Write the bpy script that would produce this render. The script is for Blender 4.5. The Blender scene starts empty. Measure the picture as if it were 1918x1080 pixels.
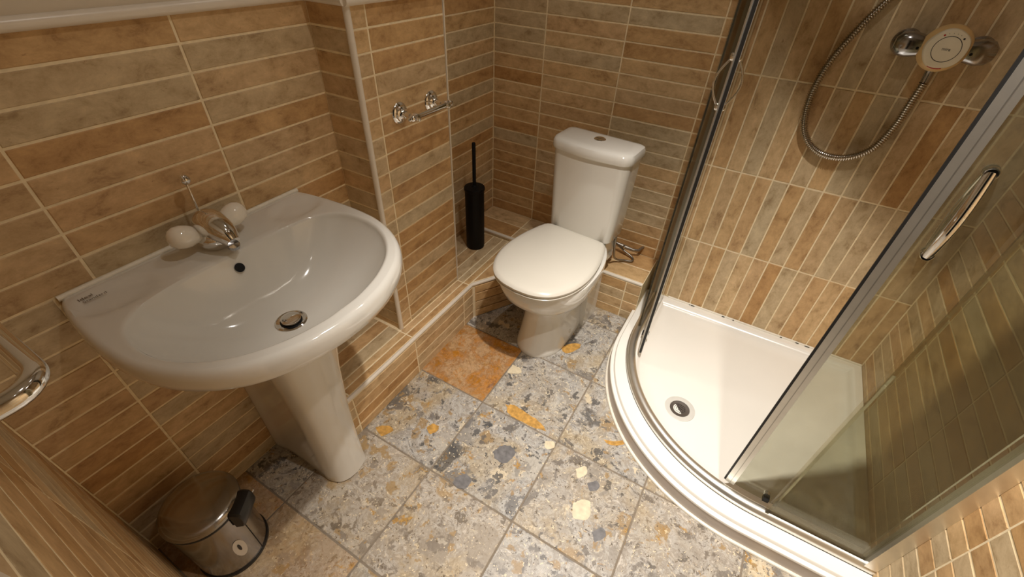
import bpy, bmesh, math, random
from mathutils import Vector, Matrix, Euler
random.seed(7)
PI = math.pi
scene = bpy.context.scene
COL = scene.collection

# ------------------------------------------------------------------ camera, light, exposure
cam_d = bpy.data.cameras.new('camera')
cam = bpy.data.objects.new('camera', cam_d); COL.objects.link(cam)
cam_d.sensor_width = 36.0
cam_d.lens = 820.0 / 1918.0 * 36.0
cam_d.clip_start = 0.01
cam.location = (1.0419, -0.8217, 1.3650)
cam.rotation_euler = (0.87912, -0.03733, 0.53135)
scene.camera = cam

world = bpy.data.worlds.new('world'); scene.world = world
world.use_nodes = True
world.node_tree.nodes['Background'].inputs[0].default_value = (1.0, 0.82, 0.6, 1)
world.node_tree.nodes['Background'].inputs[1].default_value = 0.005

vs = scene.view_settings
vs.view_transform = 'Standard'; vs.look = 'None'; vs.gamma = 1.0; vs.use_curve_mapping = False
vs.exposure = -0.12
scene.cycles.transparent_max_bounces = 32
scene.cycles.max_bounces = 10

# (position, beam watts, spill watts): reflector bulbs, a strong beam and a weaker wide spill
LAMPS = [((1.00, -0.14, 2.27), 205.0, 13.0), ((0.58, 0.40, 2.27), 10.0, 5.0), ((1.38, -0.38, 2.27), 85.0, 1.0)]
LAMP_COLOUR = (1.0, 0.935, 0.865)
BEAM, SPILL = 75, 160
BEAM_TILT = (math.radians(3.5), math.radians(7))      # the gimbal leans away from the basin

# ------------------------------------------------------------------ measured layout (metres)
H = 0.053                       # wall tile row pitch
def zr(n): return (n + 3.95) * H
XB, XR, YB = 0.135, -0.066, 0.9426      # boxing face, recess wall, back wall
YS, XRW, YN = 0.885, 1.70, -0.885       # shower wall, right wall, near wall
ZTOP = zr(19)                   # tile top on the half-tiled walls
ZC = 2.30                       # ceiling
ZLL, ZLB = 0.190, 0.212         # left ledge, back ledge tops
YLB, XLF = 0.7234, 0.207        # ledge fronts

# ------------------------------------------------------------------ node helpers
def new_mat(name):
    m = bpy.data.materials.new(name); m.use_nodes = True
    nt = m.node_tree
    for n in list(nt.nodes): nt.nodes.remove(n)
    out = nt.nodes.new('ShaderNodeOutputMaterial')
    b = nt.nodes.new('ShaderNodeBsdfPrincipled')
    nt.links.new(b.outputs[0], out.inputs[0])
    return m, nt, b, out
def N(nt, t, **kw):
    n = nt.nodes.new(t)
    for k, v in kw.items(): setattr(n, k, v)
    return n
def setv(b, **kw):
    for k, v in kw.items(): b.inputs[k.replace('_', ' ')].default_value = v
def srgb(r, g, b):
    f = lambda c: (c/255/12.92) if c/255 <= 0.04045 else ((c/255+0.055)/1.055)**2.4
    return (f(r), f(g), f(b), 1)
def ramp(nt, stops, interp='LINEAR'):
    r = N(nt, 'ShaderNodeValToRGB'); cr = r.color_ramp; cr.interpolation = interp
    while len(cr.elements) < len(stops): cr.elements.new(0.5)
    for e, (p, c) in zip(cr.elements, stops): e.position = p; e.color = c
    return r
def mixc(nt, fac, a, b, blend='MIX'):
    m = N(nt, 'ShaderNodeMix', data_type='RGBA', blend_type=blend)
    for sock, v in ((m.inputs[0], fac), (m.inputs[6], a), (m.inputs[7], b)):
        if hasattr(v, 'is_linked') or hasattr(v, 'links'): nt.links.new(v, sock)
        else: sock.default_value = v
    return m.outputs[2]
def simple(name, col, rough=0.4, metal=0.0, coat=0.0, noise=0.0, nscale=40, spec=0.5, bump=0.0):
    m, nt, b, out = new_mat(name)
    setv(b, Roughness=rough, Metallic=metal)
    b.inputs['Specular IOR Level'].default_value = spec
    if coat: b.inputs['Coat Weight'].default_value = coat; b.inputs['Coat Roughness'].default_value = 0.04
    tc = N(nt, 'ShaderNodeTexCoord'); no = N(nt, 'ShaderNodeTexNoise')
    no.inputs['Scale'].default_value = nscale; no.inputs['Detail'].default_value = 4
    nt.links.new(tc.outputs['Object'], no.inputs['Vector'])
    lo = tuple(c*(1-noise) for c in col[:3])+(1,); hi = tuple(min(1, c*(1+noise)) for c in col[:3])+(1,)
    r = ramp(nt, [(0.3, lo), (0.7, hi)]); nt.links.new(no.outputs[0], r.inputs[0])
    nt.links.new(r.outputs[0], b.inputs['Base Color'])
    if bump:
        bp = N(nt, 'ShaderNodeBump'); bp.inputs['Strength'].default_value = bump; bp.inputs['Distance'].default_value = 0.001
        nt.links.new(no.outputs[0], bp.inputs['Height']); nt.links.new(bp.outputs[0], b.inputs['Normal'])
    return m

M = {}
M['porcelain'] = simple('porcelain', srgb(228, 225, 216), 0.10, coat=0.5, noise=0.015, nscale=6)
M['seat_white'] = simple('seat_white', srgb(216, 211, 198), 0.22, noise=0.015, nscale=8)
M['tray_white'] = simple('tray_white', srgb(240, 237, 228), 0.25, coat=0.2, noise=0.02, nscale=5)
M['paint'] = simple('paint', srgb(212, 200, 180), 0.55, noise=0.02, nscale=12)
M['ceiling_paint'] = simple('ceiling_paint', srgb(206, 198, 184), 0.7, noise=0.02, nscale=12)
M['trim_white'] = simple('trim_white', srgb(232, 222, 206), 0.3, noise=0.03, nscale=30)
M['sealant'] = simple('sealant', srgb(240, 234, 218), 0.4, noise=0.06, nscale=60)
M['grout'] = simple('grout', srgb(244, 226, 188), 0.8, noise=0.10, nscale=70, bump=0.2)
M['floor_grout'] = simple('floor_grout', srgb(128, 116, 100), 0.8, noise=0.12, nscale=60, bump=0.2)
M['chrome'] = simple('chrome', (0.80, 0.79, 0.77, 1), 0.07, metal=1.0, noise=0.02)
M['steel'] = simple('steel', (0.40, 0.38, 0.35, 1), 0.18, metal=1.0, noise=0.10, nscale=14)
M['dark_chrome'] = simple('dark_chrome', (0.42, 0.42, 0.43, 1), 0.16, metal=1.0, noise=0.03)
M['alu'] = simple('alu', (0.80, 0.78, 0.72, 1), 0.40, metal=1.0, noise=0.03)
M['black'] = simple('black', (0.004, 0.004, 0.004, 1), 0.55, noise=0.1, spec=0.25)
M['black_plastic'] = simple('black_plastic', (0.010, 0.010, 0.010, 1), 0.35, noise=0.1)
M['seal_black'] = simple('seal_black', (0.008, 0.007, 0.006, 1), 0.5, noise=0.1)
M['cream'] = simple('cream', srgb(250, 240, 214), 0.25, noise=0.03, nscale=20)
M['cream_ring'] = simple('cream_ring', srgb(226, 190, 132), 0.3, noise=0.05, nscale=20)
M['knob_white'] = simple('knob_white', srgb(240, 232, 216), 0.10, coat=0.4, noise=0.02)
M['red'] = simple('red', srgb(190, 50, 40), 0.4, noise=0.03)
M['ink'] = simple('ink', srgb(44, 40, 36), 0.5, noise=0.03)
M['brown_ink'] = simple('brown_ink', srgb(96, 78, 58), 0.5, noise=0.03)
M['sticker'] = simple('sticker', srgb(214, 205, 190), 0.5, noise=0.03)
M['hose_grey'] = simple('hose_grey', (0.36, 0.33, 0.29, 1), 0.45, metal=1.0, noise=0.1, nscale=200)
M['door_paint'] = simple('door_paint', srgb(226, 218, 204), 0.4, noise=0.02)
M['drain_grey'] = simple('drain_grey', srgb(206, 204, 196), 0.35, noise=0.03)
M['drain_steel'] = simple('drain_steel', (0.22, 0.20, 0.185, 1), 0.5, metal=1.0, noise=0.1)
M['skirt'] = simple('skirt', srgb(214, 206, 200), 0.45, noise=0.03, nscale=10)
M['hose_steel'] = simple('hose_steel', (0.62, 0.58, 0.52, 1), 0.22, metal=1.0, noise=0.05)
M['alu_dark'] = simple('alu_dark', (0.50, 0.48, 0.44, 1), 0.4, metal=1.0, noise=0.03)
M['ochre'] = simple('ochre_stone', srgb(190, 146, 76), 0.35, noise=0.35, nscale=60)
M['pale'] = simple('pale_stone', srgb(216, 203, 174), 0.35, noise=0.12, nscale=60)
M['slate'] = simple('slate_stone', srgb(112, 110, 110), 0.35, noise=0.3, nscale=60)
M['mould'] = simple('mould', (0.02, 0.017, 0.012, 1), 0.8, noise=0.2)

def stone_tile():
    m, nt, b, out = new_mat('stone_tile')
    tc = N(nt, 'ShaderNodeTexCoord'); oi = N(nt, 'ShaderNodeObjectInfo')
    sc = N(nt, 'ShaderNodeVectorMath', operation='SCALE'); sc.inputs[3].default_value = 1
    mul = N(nt, 'ShaderNodeMath', operation='MULTIPLY'); mul.inputs[1].default_value = 63.0
    nt.links.new(oi.outputs['Random'], mul.inputs[0])
    mp = N(nt, 'ShaderNodeMapping'); mp.inputs['Scale'].default_value = (0.70, 1.0, 1.15)
    nt.links.new(tc.outputs['Object'], mp.inputs['Vector'])
    add = N(nt, 'ShaderNodeVectorMath', operation='ADD')
    nt.links.new(mp.outputs[0], add.inputs[0]); nt.links.new(mul.outputs[0], add.inputs[1])
    def noise(scale, detail, rough, dist=0.0):
        n = N(nt, 'ShaderNodeTexNoise'); n.inputs['Scale'].default_value = scale
        n.inputs['Detail'].default_value = detail; n.inputs['Roughness'].default_value = rough
        n.inputs['Distortion'].default_value = dist
        nt.links.new(add.outputs[0], n.inputs['Vector']); return n
    # each tile its own tone: orange-brown, tan, grey-beige
    tone = ramp(nt, [(0.0, srgb(196, 154, 102)), (0.16, srgb(210, 176, 128)), (0.32, srgb(216, 186, 142)), (0.48, srgb(200, 160, 110)),
                     (0.62, srgb(208, 184, 146)), (0.80, srgb(202, 184, 150)), (1.0, srgb(212, 176, 130))])
    nt.links.new(oi.outputs['Random'], tone.inputs[0])
    n1 = noise(24, 10, 0.72, 0.25)
    r1 = ramp(nt, [(0.30, (0.55, 0.47, 0.38, 1)), (0.44, (0.88, 0.84, 0.79, 1)), (0.56, (1.04, 1.03, 1.02, 1)), (0.70, (1.22, 1.22, 1.20, 1))])
    nt.links.new(n1.outputs[0], r1.inputs[0])
    c1 = mixc(nt, 1.0, tone.outputs[0], r1.outputs[0], 'MULTIPLY')
    n2 = noise(70, 8, 0.8, 0.4)
    r2 = ramp(nt, [(0.60, (0, 0, 0, 1)), (0.72, (1, 1, 1, 1))]); nt.links.new(n2.outputs[0], r2.inputs[0])
    f2 = N(nt, 'ShaderNodeMath', operation='MULTIPLY'); f2.inputs[1].default_value = 0.75
    nt.links.new(r2.outputs[0], f2.inputs[0])
    c2 = mixc(nt, f2.outputs[0], c1, srgb(138, 92, 52))
    n3 = noise(40, 8, 0.8, 1.2)
    r3 = ramp(nt, [(0.66, (0, 0, 0, 1)), (0.74, (1, 1, 1, 1))]); nt.links.new(n3.outputs[0], r3.inputs[0])
    f3 = N(nt, 'ShaderNodeMath', operation='MULTIPLY'); f3.inputs[1].default_value = 0.7
    nt.links.new(r3.outputs[0], f3.inputs[0])
    c3 = mixc(nt, f3.outputs[0], c2, srgb(232, 212, 176))
    hs = N(nt, 'ShaderNodeHueSaturation'); hs.inputs['Saturation'].default_value = 1.0; hs.inputs['Value'].default_value = 0.97
    nt.links.new(c3, hs.inputs['Color']); nt.links.new(hs.outputs[0], b.inputs['Base Color'])
    setv(b, Roughness=0.46); b.inputs['Specular IOR Level'].default_value = 0.35
    bp = N(nt, 'ShaderNodeBump'); bp.inputs['Strength'].default_value = 0.12; bp.inputs['Distance'].default_value = 0.002
    nt.links.new(n1.outputs[0], bp.inputs['Height']); nt.links.new(bp.outputs[0], b.inputs['Normal'])
    return m
M['tile'] = stone_tile()

def breccia():
    m, nt, b, out = new_mat('breccia_tile')
    tc = N(nt, 'ShaderNodeTexCoord'); oi = N(nt, 'ShaderNodeObjectInfo')
    mul = N(nt, 'ShaderNodeMath', operation='MULTIPLY'); mul.inputs[1].default_value = 41.0
    nt.links.new(oi.outputs['Random'], mul.inputs[0])
    add = N(nt, 'ShaderNodeVectorMath', operation='ADD')
    nt.links.new(tc.outputs['Object'], add.inputs[0]); nt.links.new(mul.outputs[0], add.inputs[1])
    def noise(scale, detail=4, rough=0.6, vec=None, dist=0):
        n = N(nt, 'ShaderNodeTexNoise'); n.inputs['Scale'].default_value = scale; n.inputs['Detail'].default_value = detail
        n.inputs['Roughness'].default_value = rough; n.inputs['Distortion'].default_value = dist
        nt.links.new(vec or add.outputs[0], n.inputs['Vector']); return n
    w = noise(9, 5, 0.65)
    ws = N(nt, 'ShaderNodeVectorMath', operation='SCALE'); ws.inputs[3].default_value = 0.16
    nt.links.new(w.outputs['Color'], ws.inputs[0])
    wv = N(nt, 'ShaderNodeVectorMath', operation='ADD')
    nt.links.new(add.outputs[0], wv.inputs[0]); nt.links.new(ws.outputs[0], wv.inputs[1])
    def vor(scale, rnd=1.0, feature='F1'):
        v = N(nt, 'ShaderNodeTexVoronoi', feature=feature); v.inputs['Scale'].default_value = scale
        v.inputs['Randomness'].default_value = rnd
        nt.links.new(wv.outputs[0], v.inputs['Vector']); return v
    def step(src, a, bb):
        r = ramp(nt, [(a, (0, 0, 0, 1)), (bb, (1, 1, 1, 1))]); nt.links.new(src, r.inputs[0]); return r.outputs[0]
    def math2(op, x, y):
        m_ = N(nt, 'ShaderNodeMath', operation=op)
        for i_, q_ in enumerate((x, y)):
            if isinstance(q_, (int, float)): m_.inputs[i_].default_value = q_
            else: nt.links.new(q_, m_.inputs[i_])
        return m_.outputs[0]
    # sandy matrix
    base = noise(16, 9, 0.78, dist=1.0)
    rb = ramp(nt, [(0.32, srgb(74, 74, 78)), (0.40, srgb(134, 134, 136)), (0.46, srgb(200, 201, 202)), (0.54, srgb(156, 153, 150)), (0.64, srgb(222, 221, 220)), (0.80, srgb(182, 166, 142))])
    nt.links.new(base.outputs[0], rb.inputs[0])
    warm = ramp(nt, [(0.26, srgb(100, 88, 72)), (0.40, srgb(158, 144, 120)), (0.50, srgb(196, 184, 162)), (0.60, srgb(154, 138, 112)), (0.76, srgb(214, 204, 182))])
    nt.links.new(base.outputs[0], warm.inputs[0])
    zone = noise(3.2, 5, 0.65, None, 0.8)
    g = mixc(nt, math2('MULTIPLY', step(zone.outputs[0], 0.50, 0.64), 0.75), rb.outputs[0], warm.outputs[0])
    # rounded and broken clasts of several sizes: each voronoi cell holds one, its own size and shade
    greys = [(0.0, srgb(176, 174, 172)), (0.16, srgb(122, 122, 124)), (0.34, srgb(84, 86, 90)), (0.46, srgb(156, 154, 152)), (0.58, srgb(194, 192, 188)), (0.70, srgb(108, 106, 106)), (0.84, srgb(166, 144, 112)), (0.95, srgb(226, 216, 196))]
    for scale, dens, op, maxr in ((8, 0.46, 0.8, 0.50), (18, 0.32, 0.85, 0.52), (44, 0.38, 0.85, 0.50)):
        v = vor(scale); sp = N(nt, 'ShaderNodeSeparateColor'); nt.links.new(v.outputs['Color'], sp.inputs[0])
        cc = ramp(nt, greys, 'CONSTANT'); nt.links.new(sp.outputs[0], cc.inputs[0])
        has = step(sp.outputs[1], dens-0.02, dens+0.02)
        rad = math2('MULTIPLY_ADD', sp.outputs[2], maxr*0.6)
        rad.node.inputs[2].default_value = maxr*0.5
        inside = step(math2('SUBTRACT', rad, v.outputs['Distance']), 0.0, 0.10)
        g = mixc(nt, math2('MULTIPLY', math2('MULTIPLY', inside, has), op), g, cc.outputs[0])
    n2 = noise(70, 8, 0.78, dist=0.8)
    rm = ramp(nt, [(0.30, (0.42, 0.39, 0.35, 1)), (0.43, (0.84, 0.83, 0.81, 1)), (0.56, (1.03, 1.02, 1.0, 1)), (0.70, (1.30, 1.28, 1.24, 1))]); nt.links.new(n2.outputs[0], rm.inputs[0])
    g = mixc(nt, 0.8, g, rm.outputs[0], 'MULTIPLY')
    # fine pale and dark chips
    v3 = vor(130); sp3 = N(nt, 'ShaderNodeSeparateColor'); nt.links.new(v3.outputs['Color'], sp3.inputs[0])
    near = step(math2('SUBTRACT', 0.42, v3.outputs['Distance']), 0.0, 0.12)
    g = mixc(nt, math2('MULTIPLY', near, step(sp3.outputs[0], 0.84, 0.87)), g, srgb(236, 226, 204))
    g = mixc(nt, math2('MULTIPLY', near, step(sp3.outputs[1], 0.88, 0.91)), g, srgb(78, 72, 68))
    # ochre patches and streaks
    n3 = noise(6.5, 8, 0.72, wv.outputs[0], 1.6)
    vm = math2('MULTIPLY', step(n3.outputs[0], 0.60, 0.65), 0.85)
    oc = ramp(nt, [(0.35, srgb(146, 104, 44)), (0.6, srgb(204, 166, 98))]); nt.links.new(n2.outputs[0], oc.inputs[0])
    g = mixc(nt, vm, g, oc.outputs[0])
    # white calcite streaks
    n5 = noise(11, 8, 0.75, None, 2.2)
    g = mixc(nt, math2('MULTIPLY', step(n5.outputs[0], 0.63, 0.66), 0.7), g, srgb(232, 226, 212))
    # the tile's own cast (the object's colour; alpha-free red channel = how rusty)
    sc = N(nt, 'ShaderNodeSeparateColor'); nt.links.new(oi.outputs['Color'], sc.inputs[0])
    n4 = noise(9, 10, 0.78, dist=0.7)
    r4 = ramp(nt, [(0.34, srgb(132, 78, 26)), (0.43, srgb(196, 132, 46)), (0.50, srgb(176, 128, 78)), (0.57, srgb(200, 168, 130)), (0.66, srgb(190, 124, 42))]); nt.links.new(n4.outputs[0], r4.inputs[0])
    g = mixc(nt, sc.outputs[0], g, mixc(nt, 1.0, r4.outputs[0], rm.outputs[0], 'MULTIPLY'))
    fin = N(nt, 'ShaderNodeHueSaturation'); fin.inputs['Value'].default_value = 0.88; fin.inputs['Saturation'].default_value = 1.12
    nt.links.new(mixc(nt, sc.outputs[1], g, mixc(nt, 0.35, g, srgb(206, 178, 134))), fin.inputs['Color'])
    nt.links.new(mixc(nt, 1.0, fin.outputs[0], (1.0, 0.965, 0.90, 1), 'MULTIPLY'), b.inputs['Base Color'])
    setv(b, Roughness=0.33); b.inputs['Specular IOR Level'].default_value = 0.4
    bp = N(nt, 'ShaderNodeBump'); bp.inputs['Strength'].default_value = 0.10; bp.inputs['Distance'].default_value = 0.002
    nt.links.new(n2.outputs[0], bp.inputs['Height']); nt.links.new(bp.outputs[0], b.inputs['Normal'])
    return m
M['floor_tile'] = breccia()

def glass_mat(name, tint, haze, hazecol):
    # shower glass: clear pane with a film of limescale
    m = bpy.data.materials.new(name); m.use_nodes = True; nt = m.node_tree
    for n in list(nt.nodes): nt.nodes.remove(n)
    out = N(nt, 'ShaderNodeOutputMaterial')
    tr = N(nt, 'ShaderNodeBsdfTransparent'); tr.inputs[0].default_value = tint
    gl = N(nt, 'ShaderNodeBsdfGlossy'); gl.inputs['Roughness'].default_value = 0.03; gl.inputs[0].default_value = (1, 1, 1, 1)
    df = N(nt, 'ShaderNodeBsdfDiffuse'); df.inputs[0].default_value = hazecol
    fr = N(nt, 'ShaderNodeFresnel'); fr.inputs[0].default_value = 1.16
    tc = N(nt, 'ShaderNodeTexCoord'); no = N(nt, 'ShaderNodeTexNoise')
    no.inputs['Scale'].default_value = 5; no.inputs['Detail'].default_value = 7; no.inputs['Roughness'].default_value = 0.6
    nt.links.new(tc.outputs['Object'], no.inputs['Vector'])
    r = ramp(nt, [(0.3, (haze*0.4,)*3+(1,)), (0.75, (haze*1.5,)*3+(1,))]); nt.links.new(no.outputs[0], r.inputs[0])
    m1 = N(nt, 'ShaderNodeMixShader'); nt.links.new(r.outputs[0], m1.inputs[0])
    nt.links.new(tr.outputs[0], m1.inputs[1]); nt.links.new(df.outputs[0], m1.inputs[2])
    m2 = N(nt, 'ShaderNodeMixShader'); nt.links.new(fr.outputs[0], m2.inputs[0])
    nt.links.new(m1.outputs[0], m2.inputs[1]); nt.links.new(gl.outputs[0], m2.inputs[2])
    nt.links.new(m2.outputs[0], out.inputs[0])
    return m
M['glass'] = glass_mat('shower_glass', (0.80, 0.80, 0.73, 1), 0.11, srgb(170, 162, 132))
M['clear'] = glass_mat('clear_plastic', (0.92, 0.90, 0.84, 1), 0.04, srgb(200, 190, 170))

# ------------------------------------------------------------------ mesh helpers
def link(o, parent=None):
    COL.objects.link(o)
    if parent is not None: o.parent = parent
    return o
def mesh(name, verts, faces, mat, parent=None, smooth=True, weld=False):
    off = Vector(parent_world(parent)) if parent is not None else Vector((0, 0, 0))
    me = bpy.data.meshes.new(name)
    me.from_pydata([tuple(Vector(v) - off) for v in verts], [], faces)
    bm = bmesh.new(); bm.from_mesh(me)
    if weld: bmesh.ops.remove_doubles(bm, verts=bm.verts, dist=1e-5)
    bmesh.ops.recalc_face_normals(bm, faces=bm.faces)
    bm.to_mesh(me); bm.free()
    me.materials.append(mat)
    if smooth:
        me.polygons.foreach_set('use_smooth', [True]*len(me.polygons))
        try: me.set_sharp_from_angle(angle=math.radians(38))
        except Exception: pass
    o = bpy.data.objects.new(name, me)
    return link(o, parent)
def parent_world(p):
    v = Vector((0, 0, 0))
    while p is not None: v += p.location; p = p.parent
    return v
def thing(name, label, cat, loc, group=None):
    o = bpy.data.objects.new(name, None); COL.objects.link(o)
    o.location = loc; o.empty_display_size = 0.05
    o['label'] = label; o['category'] = cat
    if group: o['group'] = group
    return o
def tag(o, label, cat, group=None):
    o['label'] = label; o['category'] = cat
    if group: o['group'] = group
    return o
def struct(o, label=None, cat=None):
    o['kind'] = 'structure'
    if label: o['label'] = label
    if cat: o['category'] = cat
    return o
def box_data(x0, x1, y0, y1, z0, z1):
    v = [(x0,y0,z0),(x1,y0,z0),(x1,y1,z0),(x0,y1,z0),(x0,y0,z1),(x1,y0,z1),(x1,y1,z1),(x0,y1,z1)]
    f = [(0,3,2,1),(4,5,6,7),(0,1,5,4),(1,2,6,5),(2,3,7,6),(3,0,4,7)]
    return v, f
def boxes(name, bl, mat, parent=None):
    V, F = [], []
    for bx in bl:
        v, f = box_data(*bx); n = len(V); V += v; F += [tuple(i+n for i in q) for q in f]
    return mesh(name, V, F, mat, parent, smooth=False)
def loft(rings, closed=True, cap0=False, cap1=False):
    n = len(rings[0]); V = [p for r in rings for p in r]; F = []
    for i in range(len(rings)-1):
        for j in range(n if closed else n-1):
            a, b = i*n+j, i*n+(j+1) % n
            F.append((a, b, b+n, a+n))
    if cap0: F.append(tuple(range(n)))
    if cap1: F.append(tuple((len(rings)-1)*n+i for i in range(n)))
    return V, F
def prism(name, poly, z0, z1, mat, parent=None, bev=0.0):
    if bev:
        c = Vector((sum(p[0] for p in poly)/len(poly), sum(p[1] for p in poly)/len(poly)))
        def inset(d):
            out = []
            for i, p in enumerate(poly):
                a, b, q = Vector(poly[i-1][:2]), Vector(p[:2]), Vector(poly[(i+1) % len(poly)][:2])
                d1 = (b-a); d2 = (q-b)
                n1 = Vector((-d1.y, d1.x)).normalized() if d1.length > 1e-9 else Vector((0, 0))
                n2 = Vector((-d2.y, d2.x)).normalized() if d2.length > 1e-9 else Vector((0, 0))
                nn = (n1+n2)
                if nn.length < 1e-6: nn = n1
                nn.normalize()
                if nn.dot(c-b) < 0: nn = -nn
                out.append(b+nn*d)
            return out
        rings = []
        for d, z in ((bev*0.9, z0), (0, z0+bev*0.9), (0, z1-bev), (bev*0.3, z1-bev*0.3), (bev, z1)):
            rings.append([(p.x, p.y, z) for p in inset(d)])
        V, F = loft(rings, True, True, True)
    else:
        V, F = loft([[(p[0], p[1], z0) for p in poly], [(p[0], p[1], z1) for p in poly]], True, True, True)
    return mesh(name, V, F, mat, parent)
def revolve(name, prof, centre, axis, mat, parent=None, seg=32, a0=0):
    ax = Vector(axis).normalized()
    u = ax.orthogonal().normalized(); w = ax.cross(u)
    c = Vector(centre); rings = []
    for r, h in prof:
        rings.append([tuple(c + ax*h + (u*math.cos(2*PI*k/seg+a0) + w*math.sin(2*PI*k/seg+a0))*max(r, 1e-5)) for k in range(seg)])
    V, F = loft(rings, True, prof[0][0] > 1e-4, prof[-1][0] > 1e-4)
    return mesh(name, V, F, mat, parent, weld=True)
def catmull(pts, n):
    P = [Vector(p) for p in pts]; P = [2*P[0]-P[1]]+P+[2*P[-1]-P[-2]]
    out = []
    for i in range(1, len(P)-2):
        for k in range(n):
            t = k/n; a, b, c, d = P[i-1], P[i], P[i+1], P[i+2]
            out.append(0.5*((2*b)+(c-a)*t+(2*a-5*b+4*c-d)*t*t+(3*b-a-3*c+d)*t**3))
    out.append(P[-2]); return out
def tube_data(path, rad, seg=14, caps=True):
    P = [Vector(p) for p in path]; n = len(P)
    if not callable(rad): rr = rad; rad = lambda i: rr
    T = [(P[min(i+1, n-1)]-P[max(i-1, 0)]).normalized() for i in range(n)]
    u = T[0].orthogonal().normalized(); rings = []
    for i in range(n):
        u = (u - T[i]*u.dot(T[i])).normalized(); w = T[i].cross(u)
        rings.append([tuple(P[i]+(u*math.cos(2*PI*k/seg)+w*math.sin(2*PI*k/seg))*rad(i)) for k in range(seg)])
    return loft(rings, True, caps, caps)
def tube(name, path, rad, mat, parent=None, seg=14):
    V, F = tube_data(path, rad, seg); return mesh(name, V, F, mat, parent)
def text_mesh(name, body, size, loc, rot, mat, parent, align='CENTER', extrude=0.0002):
    cu = bpy.data.curves.new(name, 'FONT'); cu.body = body; cu.size = size; cu.align_x = align; cu.align_y = 'CENTER'
    cu.extrude = extrude
    tmp = bpy.data.objects.new(name+'_tmp', cu); COL.objects.link(tmp)
    dg = bpy.context.evaluated_depsgraph_get()
    me = bpy.data.meshes.new_from_object(tmp.evaluated_get(dg)); me.name = name
    bpy.data.objects.remove(tmp); bpy.data.curves.remove(cu)
    me.materials.clear(); me.materials.append(mat)
    o = bpy.data.objects.new(name, me); link(o, parent)
    o.location = Vector(loc) - parent_world(parent); o.rotation_euler = rot
    return o

# ------------------------------------------------------------------ tiles
GAP = 0.0048
_tile_cache = {}
def tile_mesh(l, h, kind='tile', t=0.009, ch=0.0013):
    key = (round(l, 3), round(h, 3), kind)
    if key in _tile_cache: return _tile_cache[key]
    a, b = l/2, h/2
    def r(y, i): return [(-a+i, y, -b+i), (a-i, y, -b+i), (a-i, y, b-i), (-a+i, y, b-i)]
    rings = [r(t, 0), r(ch, 0), r(0, ch)]
    V, F = loft(rings, True, True, True)
    me = bpy.data.meshes.new(kind); me.from_pydata(V, [], F)
    bm = bmesh.new(); bm.from_mesh(me); bmesh.ops.recalc_face_normals(bm, faces=bm.faces); bm.to_mesh(me); bm.free()
    me.materials.append(M['floor_tile'] if kind == 'floor_tile' else M['tile'])
    _tile_cache[key] = me
    return me
ROT = {'+x': (0, 0, PI/2), '-y': (0, 0, 0), '-x': (0, 0, -PI/2), '+y': (0, 0, PI),
       'v-y': (0, PI/2, 0), 'v-x': (0, PI/2, -PI/2), 'top_y': (-PI/2, 0, PI/2), 'top_x': (-PI/2, 0, 0)}
def tile(parent, centre, l, h, face, jit=0.0004, tilt=0.0, kind='tile'):
    l -= GAP; h -= GAP
    if l < 0.006 or h < 0.006: return None
    o = bpy.data.objects.new(kind, tile_mesh(l, h, kind))
    o.location = Vector(centre) - parent_world(parent)
    n = {'+x': (1,0,0), '-x': (-1,0,0), '+y': (0,1,0), '-y': (0,-1,0), 'v-y': (0,-1,0), 'v-x': (-1,0,0), 'top_y': (0,0,1), 'top_x': (0,0,1)}[face]
    o.location += Vector(n)*random.uniform(-jit, jit)
    r = ROT[face]
    if tilt: r = (r[0]+random.uniform(-tilt, tilt), r[1], r[2]+random.uniform(-tilt, tilt))
    o.rotation_euler = r
    return link(o, parent)
def cuts(lo, hi, joints):
    js = [lo]+sorted(j for j in joints if lo+1e-4 < j < hi-1e-4)+[hi]
    return list(zip(js[:-1], js[1:]))
ROWS = [zr(n) for n in range(-3, 45)]
def tile_wall(parent, face, plane, lo, hi, joints, z0, z1, tilt=0.0, skip=None, jit=0.0004):
    for (za, zb) in cuts(z0, z1, ROWS):
        js = joints(za) if callable(joints) else joints
        for (a, b) in cuts(lo, hi, js):
            if skip and skip(a, b, za, zb): continue
            c = (a+b)/2; z = (za+zb)/2
            p = (plane, c, z) if face[-1] == 'x' else (c, plane, z)
            tile(parent, p, b-a, zb-za, face, tilt=tilt, jit=jit)
BACK = 0.0014   # grout sits this far behind the tile face

# ================================================================== SETTING
# floor
floor = struct(boxes('floor', [(-0.14, 1.78, -0.97, 1.03, -0.06, -BACK)], M['floor_grout']))
S = 0.308
for i in range(-2, 5):
    for j in range(-3, 4):
        x0, x1 = 0.493+i*S, 0.493+(i+1)*S; y0, y1 = -0.003+j*S, -0.003+(j+1)*S
        x0, x1 = max(x0, -0.066), min(x1, XRW); y0, y1 = max(y0, YN), min(y1, YB)
        if x1-x0 < 0.02 or y1-y0 < 0.02: continue
        t = tile(floor, ((x0+x1)/2, (y0+y1)/2, 0), x1-x0, y1-y0, 'top_x', jit=0.0003, kind='floor_tile')
        t.color = {(-1, 0): (0.80, 0.2, 0, 1), (-2, -3): (0.5, 0.6, 0, 1), (-1, -3): (0.25, 0.7, 0, 1), (-1, -2): (0.0, 0.55, 0, 1), (0, -2): (0.0, 0.5, 0, 1),
                   (2, -1): (0.0, 0.3, 0, 1)}.get((i, j), (0.0, random.uniform(0, 0.25), 0, 1))

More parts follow.
